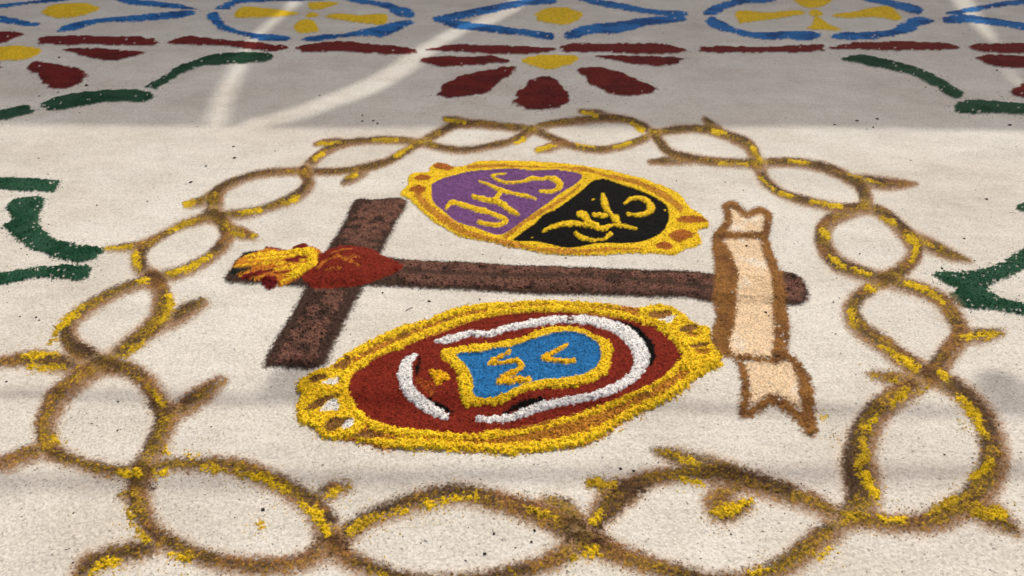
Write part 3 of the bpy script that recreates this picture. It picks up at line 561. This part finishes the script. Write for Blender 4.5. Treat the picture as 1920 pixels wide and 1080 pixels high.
# every separate stretch of the crown is a part of its own; crumbs go to one loose dust part
isc = np.array([o is not None and o['t'] == cr_t for o in OWNERS]); g2 = QO.reshape(NR - 1, NX - 1)
lab = np.arange(g2.size).reshape(g2.shape); mc = isc[g2]
for it in range(60):
    old = lab.copy()
    for a_, b_ in (((slice(1, None), slice(None)), (slice(None, -1), slice(None))), ((slice(None), slice(1, None)), (slice(None), slice(None, -1)))):
        same = mc[a_] & (g2[a_] == g2[b_])
        la, lb = lab[a_].copy(), lab[b_].copy(); mn = np.where(same, np.minimum(la, lb), 0)
        lab[a_] = np.where(same, mn, la); lb = lab[b_]; lab[b_] = np.where(same, np.minimum(lb, mn), lb)
    f = lab.ravel(); f = f[f]; lab = f[f].reshape(g2.shape)
    if (lab == old).all(): break
dust = part(cr_t, 'loose_dust')
def isc_v(a): return np.array([o is not None and o['t'] == cr_t for o in OWNERS])[a]
ci = np.nonzero(mc.ravel())[0]; li = lab.ravel()[ci]
roots, inv_, cnt = np.unique(li, return_inverse=True, return_counts=True)
big = {}
for q in np.argsort(-cnt):
    ow = int(QO[roots[q]])
    if ow not in big: big[ow] = ow; new = ow
    elif cnt[q] >= 30: new = part(cr_t, OWNERS[ow]['name'])
    else: new = dust
    if new != ow:
        fcs = ci[inv_ == q]; QO[fcs] = new
        if new != dust:
            vs = np.unique(Q[fcs]); vs = vs[OWN[vs] == ow]; OWN[vs] = new
pick = rng.random(N) < GP
inface = np.zeros(N, bool)
for c4 in range(4):
    v4 = Q[:, c4]; inface[v4[OWN[v4] == QO]] = True
OWN[isc_v(OWN) & ~inface] = dust
order = np.argsort(QO, kind='stable'); bounds = np.searchsorted(QO[order], np.arange(len(OWNERS) + 1))
P3 = np.stack([GX, GY, Z], 1)
gidx = np.nonzero(pick & (OWN > 0))[0]; gord = gidx[np.argsort(OWN[gidx], kind='stable')]; gb = np.searchsorted(OWN[gord], np.arange(len(OWNERS) + 1))
sp_i = np.concatenate([s[0] for s in SPILL]); sp_o = np.concatenate([np.full(len(s[0]), s[1]) for s in SPILL]); sp_c = np.concatenate([s[2] for s in SPILL]); sp_s = np.concatenate([np.full(len(s[0]), s[3]) for s in SPILL])

sp_o = np.where(isc_v(sp_o), dust, sp_o)
def tag(o, label=None, cat=None, group=None, kind=None):
    if label: o['label'] = label
    if cat: o['category'] = cat
    if group: o['group'] = group
    if kind: o['kind'] = kind
def owner_geo(k, base):
    q = Q[order[bounds[k]:bounds[k + 1]]]
    u, inv = np.unique(q, return_inverse=True); inv = inv.reshape(q.shape)
    V = P3[u] - base; c = C[u]; d = DEN[u]; T = np.zeros((0, 3), int)
    gi = gord[gb[k]:gb[k + 1]]; si = np.nonzero(sp_o == k)[0]
    jj = np.concatenate([gi, sp_i[si]]).astype(int)
    if len(jj):
        n = len(jj); s = np.concatenate([GS[gi], sp_s[si] * .8]) * rng.uniform(.6, 1.25, n)
        cc = np.concatenate([C[gi], sp_c[si]]) * rng.uniform(.80, 1.22, (n, 1))
        dd = np.concatenate([np.clip(DEN[gi] * 1.2, 0, 1), np.ones(len(si))])
        gv, gt, gc, gd = grains(GX[jj] + rng.normal(0, .0012, n), GY[jj] + rng.normal(0, .0015, n), Z[jj] + s * .2, s, np.clip(cc, .002, .9), dd)
        T = gt + len(V); V = np.concatenate([V, gv - base]); c = np.concatenate([c, gc]); d = np.concatenate([d, gd])
    return V, inv, T, c, d
byt = {}
for k in range(1, len(OWNERS)): byt.setdefault(OWNERS[k]['t'], []).append(k)
for ti, t in enumerate(THINGS):
    ks = [k for k in byt.get(ti, []) if bounds[k + 1] > bounds[k]]
    if not ks: continue
    pts = np.concatenate([P3[Q[order[bounds[k]:bounds[k + 1]], 0]] for k in ks])
    base = np.array([(pts[:, 0].min() + pts[:, 0].max()) / 2, (pts[:, 1].min() + pts[:, 1].max()) / 2, 0])
    e = bpy.data.objects.new(t['name'], None); e.location = base; e.empty_display_size = .05; COL.objects.link(e); tag(e, t['label'], t['cat'], t['group'])
    for k in ks:
        V, q, T, c, d = owner_geo(k, base); nm = OWNERS[k]['name']
        o = bpy.data.objects.new(nm, build_mesh(nm, V, q, T, c, d)); COL.objects.link(o); o.parent = e
        if OWNERS[k]['label']: o['label'] = OWNERS[k]['label']
        if nm == 'loose_dust': o['kind'] = 'stuff'

# ground: fine salt where the picture is, one wide sheet under and beyond it
q = Q[order[bounds[0]:bounds[1]]]; u, inv = np.unique(q, return_inverse=True); inv = inv.reshape(q.shape)
V = P3[u]; c = C[u]; d = DEN[u]
ext = np.array([(-60, -60, -.02), (60, -60, -.02), (60, 60, -.02), (-60, 60, -.02)], float)
Q2 = np.concatenate([inv, np.array([[0, 1, 2, 3]]) + len(V)]); V = np.concatenate([V, ext]); c = np.concatenate([c, np.zeros((4, 3))]); d = np.concatenate([d, np.zeros(4)])
g = bpy.data.objects.new('ground', build_mesh('ground', V, Q2, np.zeros((0, 3), int), c, d)); COL.objects.link(g); tag(g, 'bed of pale salt spread over the street', kind='structure')
gi = np.nonzero(pick & (OWN == 0) & (PY > 60))[0]; n = len(gi); s = .0017 * rng.uniform(.5, 1.3, n)
gv, gt, gc, gd = grains(GX[gi] + rng.normal(0, .0015, n), GY[gi] + rng.normal(0, .0015, n), Z[gi] + s * .3, s, C[gi], DEN[gi], True)
o = bpy.data.objects.new('salt_grains', build_mesh('salt_grains', gv, np.zeros((0, 4), int), gt, gc, gd)); COL.objects.link(o); tag(o, 'loose coarse white salt grains over the bed', kind='stuff')

# dark flecks
FX = [(1612,476),(1435,588),(1567,627),(1562,567),(1767,503),(1807,447),(1850,375),(1827,489),(222,752),(172,792),(220,805),(397,800),(137,963),(493,956),(605,872),(137,1057),(1188,882),(1164,878),(1003,998),(996,1018),(910,1040),(874,1052),(927,1002),(1772,851),(1371,1000),
      (1607,227),(1644,224),(1636,240),(1565,234),(1893,235),(1868,133),(718,550),(804,565),(899,562),(1062,484),(162,161),(68,594),(74,600),(38,593),(13,715),(109,173),(73,180),(112,109),(680,227),(707,233),(700,228),(438,276),(439,297),(386,313),(358,342),(181,384),(680,217),(1230,440),(1442,594),(1400,462)]
fx = np.concatenate([np.array(FX, float), np.stack([rng.uniform(0, 1920, 260), rng.uniform(20, 1080, 260)], 1)])
fx = fx[(fx[:, 0] > -160) & (fx[:, 1] > -20)]
ii = np.clip(np.round((fx[:, 1] - ry[0]) / 1.75).astype(int), 0, NR - 1) * NX + np.clip(np.round((fx[:, 0] - cx[0]) / 1.9).astype(int), 0, NX - 1)
n = len(ii); s = np.concatenate([np.full(len(FX), .0036) * rng.uniform(.7, 1.1, len(FX)), np.full(n - len(FX), .0015) * rng.uniform(.6, 1.3, n - len(FX))]) * np.clip(GY[ii] / 1.5, .8, 2)
gv, gt, gc, gd = grains(GX[ii], GY[ii], Z[ii] + s * .3, s, np.array([.04, .03, .025]) * rng.uniform(.5, 1.8, (n, 1)), np.ones(n))
o = bpy.data.objects.new('debris', build_mesh('debris', gv, np.zeros((0, 4), int), gt, gc, gd)); COL.objects.link(o); tag(o, 'small dark crumbs scattered over the white salt', kind='stuff')

# tubes for the dry curl, the straw and what hangs above
def tube(name, pts, r, mat, seg=8, closed=False):
    P = np.array(pts, float); m = len(P); rr = np.full(m, r) if np.isscalar(r) else np.array(r)
    V = []; F_ = []
    for i in range(m):
        t = P[min(i + 1, m - 1)] - P[max(i - 1, 0)]; t /= np.linalg.norm(t) + 1e-9
        a = np.cross(t, (0, 0, 1)); a = a / (np.linalg.norm(a) + 1e-9) if np.linalg.norm(a) > 1e-3 else np.array((1., 0, 0)); b = np.cross(t, a)
        for k in range(seg):
            an = 2 * math.pi * k / seg; V.append(P[i] + rr[i] * (math.cos(an) * a + math.sin(an) * b))
    for i in range(m - 1):
        for k in range(seg): F_.append((i * seg + k, i * seg + (k + 1) % seg, (i + 1) * seg + (k + 1) % seg, (i + 1) * seg + k))
    F_.append(tuple(range(seg))[::-1]); F_.append(tuple((m - 1) * seg + k for k in range(seg)))
    me = bpy.data.meshes.new(name); me.from_pydata([tuple(v) for v in V], [], F_); me.materials.append(mat)
    for p in me.polygons: p.use_smooth = True
    return me
def zat(x, y):
    r = int(round((y - ry[0]) / 1.75)); c_ = int(round((x - cx[0]) / 1.9)); return Z[r * NX + c_]
X0, Y0 = (float(v) for v in G(1070, 603)); z0 = zat(1070, 603)
pts = [(.0075 * math.cos(a) * (1 - .04 * a), .011 * math.sin(a) * (1 - .04 * a), .003 + .0012 * a) for a in np.linspace(0, 6.6, 26)]
o = bpy.data.objects.new('dried_curl', tube('dried_curl', pts, [.0005 + .0016 * math.sin(math.pi * i / 25) for i in range(26)], flat('dry_stem', (.20, .09, .07)))); o.location = (X0, Y0, z0); COL.objects.link(o)
tag(o, 'tiny dried reddish curl lying on the white strip of the large medallion', 'twig')
straw = flat('straw', (.07, .05, .03))
x1, y1 = G(761, 583); x2, y2 = G(774, 577)
o = bpy.data.objects.new('straw_stalk', tube('straw_stalk', [(-.5 * (x2 - x1), -.5 * (y2 - y1), .002), (0, .001, .003), (.5 * (x2 - x1), .5 * (y2 - y1), .002)], .0009, straw, 6)); o.location = ((x1 + x2) / 2, (y1 + y2) / 2, zat(767, 580)); COL.objects.link(o)
tag(o, 'short dark straw on the salt between the cross and the large medallion', 'straw')

# ------------------------------------------------------------------ what throws the shade: an added unseen sheet, gaps cut for light streaks, and cables
def up(x, y, h):
    k = h / sdir[2]; return np.array([x + sdir[0] * k, y + sdir[1] * k, h])
HC = 5.6
ex0, ey0 = G(0, 235); ex1, ey1 = G(1920, 243)
ax = np.concatenate([np.arange(-9, -2.4, .3), np.arange(-2.4, 3.8, .022), np.arange(3.8, 9.1, .3)]); ay = np.concatenate([np.arange(0, 3.6, .022), np.arange(3.6, 5.2, .2)])
slx = []
def slit(pts):   # gap cut in the added sheet to shape a traced light streak
    P = cr(pts, 6, False); gx, gy = G(P[:, 0], P[:, 1]); mw = P[:, 2] / F * (gy * CP + SP)
    slx.append((np.stack([gx, gy], 1), mw))
slit([(404,245,38),(410,215,40),(421,177,40),(443,135,34),(463,96,27),(498,50,24),(528,28,24),(560,-5,26)])
slit([(440,243,60),(500,226,66),(570,208,72),(659,176,80),(730,142,70),(776,110,58),(818,80,46),(864,57,46),(914,38,50),(956,16,48),(1000,-14,48)])
slit([(1795,-14,36),(1810,8,40),(1826,32,34),(1845,55,26),(1864,77,12)])
slit([(1885,128,8),(1905,150,12),(1940,178,14)])
AX, AY = np.meshgrid(ax, ay); AX = AX.ravel()
yb = ey0 + (ey1 - ey0) * (AX - ex0) / (ex1 - ex0) + .012 * np.sin(AX * 2.1)
AYg = yb + AY.ravel()
nxa = len(ax); fI = (np.arange(len(ay) - 1)[:, None] * nxa + np.arange(nxa - 1)[None, :]).ravel()
cxm = (AX[fI] + AX[fI + 1]) / 2; cym = (AYg[fI] + AYg[fI + nxa]) / 2; keep = np.ones(len(fI), bool)
for pth, mw in slx:
    dd, bi, bt_ = segdist(cxm, cym, pth[:-1], pth[1:]); keep &= dd > .5 * mw[bi] * .84
A3 = np.stack([AX, AYg, np.zeros(len(AX))], 1) + (up(0, 0, HC))[None, :]
A3[:, 2] += .0
fq = np.stack([fI, fI + 1, fI + nxa + 1, fI + nxa], 1)[keep]
me = bpy.data.meshes.new('shade_sheet_mesh'); me.from_pydata(A3.tolist(), [], fq.tolist()); me.materials.append(flat('shade_fabric', (.42, .38, .33)))
aw = bpy.data.objects.new('shade_caster', None); cen = up(0, 5, HC); aw.location = (cen[0], cen[1], 0); COL.objects.link(aw)  # unseen shade caster, added in place of the building that shades the far border
tag(aw, 'unseen slitted sheet added to cast the shade and light streaks on the far border', 'shade caster')
o = bpy.data.objects.new('shade_sheet', me); o.parent = aw; o.location = (-cen[0], -cen[1], 0); COL.objects.link(o)
steel = flat('added_pole_metal', (.3, .3, .3), .5)
for sx_, yy in ((-8.9, .3), (8.9, .3), (-8.9, 4.8), (8.9, 4.8)):  # poles added under the shade sheet, out of view
    p = up(sx_, ey0 + yy, HC)
    o = bpy.data.objects.new('pole', tube('pole', [(p[0] - cen[0], p[1] - cen[1], 0), (p[0] - cen[0], p[1] - cen[1], HC - .01)], .03, steel)); o.parent = aw; COL.objects.link(o)
def cable(label, a, b, h, r, bulbs):
    (xa, ya), (xb, yb_) = G(*a), G(*b); dx, dy = xb - xa, yb_ - ya
    pa = up(xa - dx * 1.5, ya - dy * 1.5, h); pb_ = up(xb + dx * 1.5, yb_ + dy * 1.5, h)
    e = bpy.data.objects.new('overhead_cable', None); m_ = (pa + pb_) / 2; e.location = (m_[0], m_[1], h); COL.objects.link(e); tag(e, label, 'cable', 'cables above the carpet')
    o = bpy.data.objects.new('wire', tube('wire', [tuple(pa - (m_[0], m_[1], h)), (0, 0, 0), tuple(pb_ - (m_[0], m_[1], h))], r, flat('rubber', (.03, .03, .03)))); o.parent = e; COL.objects.link(o)
    for bx in bulbs:
        t = (bx - a[0]) / (b[0] - a[0]); p = up(xa + (xb - xa) * t, ya + (yb_ - ya) * t, h) - (m_[0], m_[1], h)
        o = bpy.data.objects.new('bulb', tube('bulb', [(p[0], p[1], p[2] + zz) for zz in (.0, -.02, -.04, -.07, -.10, -.115)], [.02, .024, .045, .058, .045, .010], flat('glass_bulb', (.25, .24, .22)), 12)); o.parent = e; COL.objects.link(o)
cable('black overhead cable with small bulbs strung across above the crown', (0, 738), (1920, 772), 3.0, .011, (527, 1893))
cable('plain black overhead cable nearer the camera, above the front of the crown', (0, 905), (1920, 880), 3.4, .014, ())
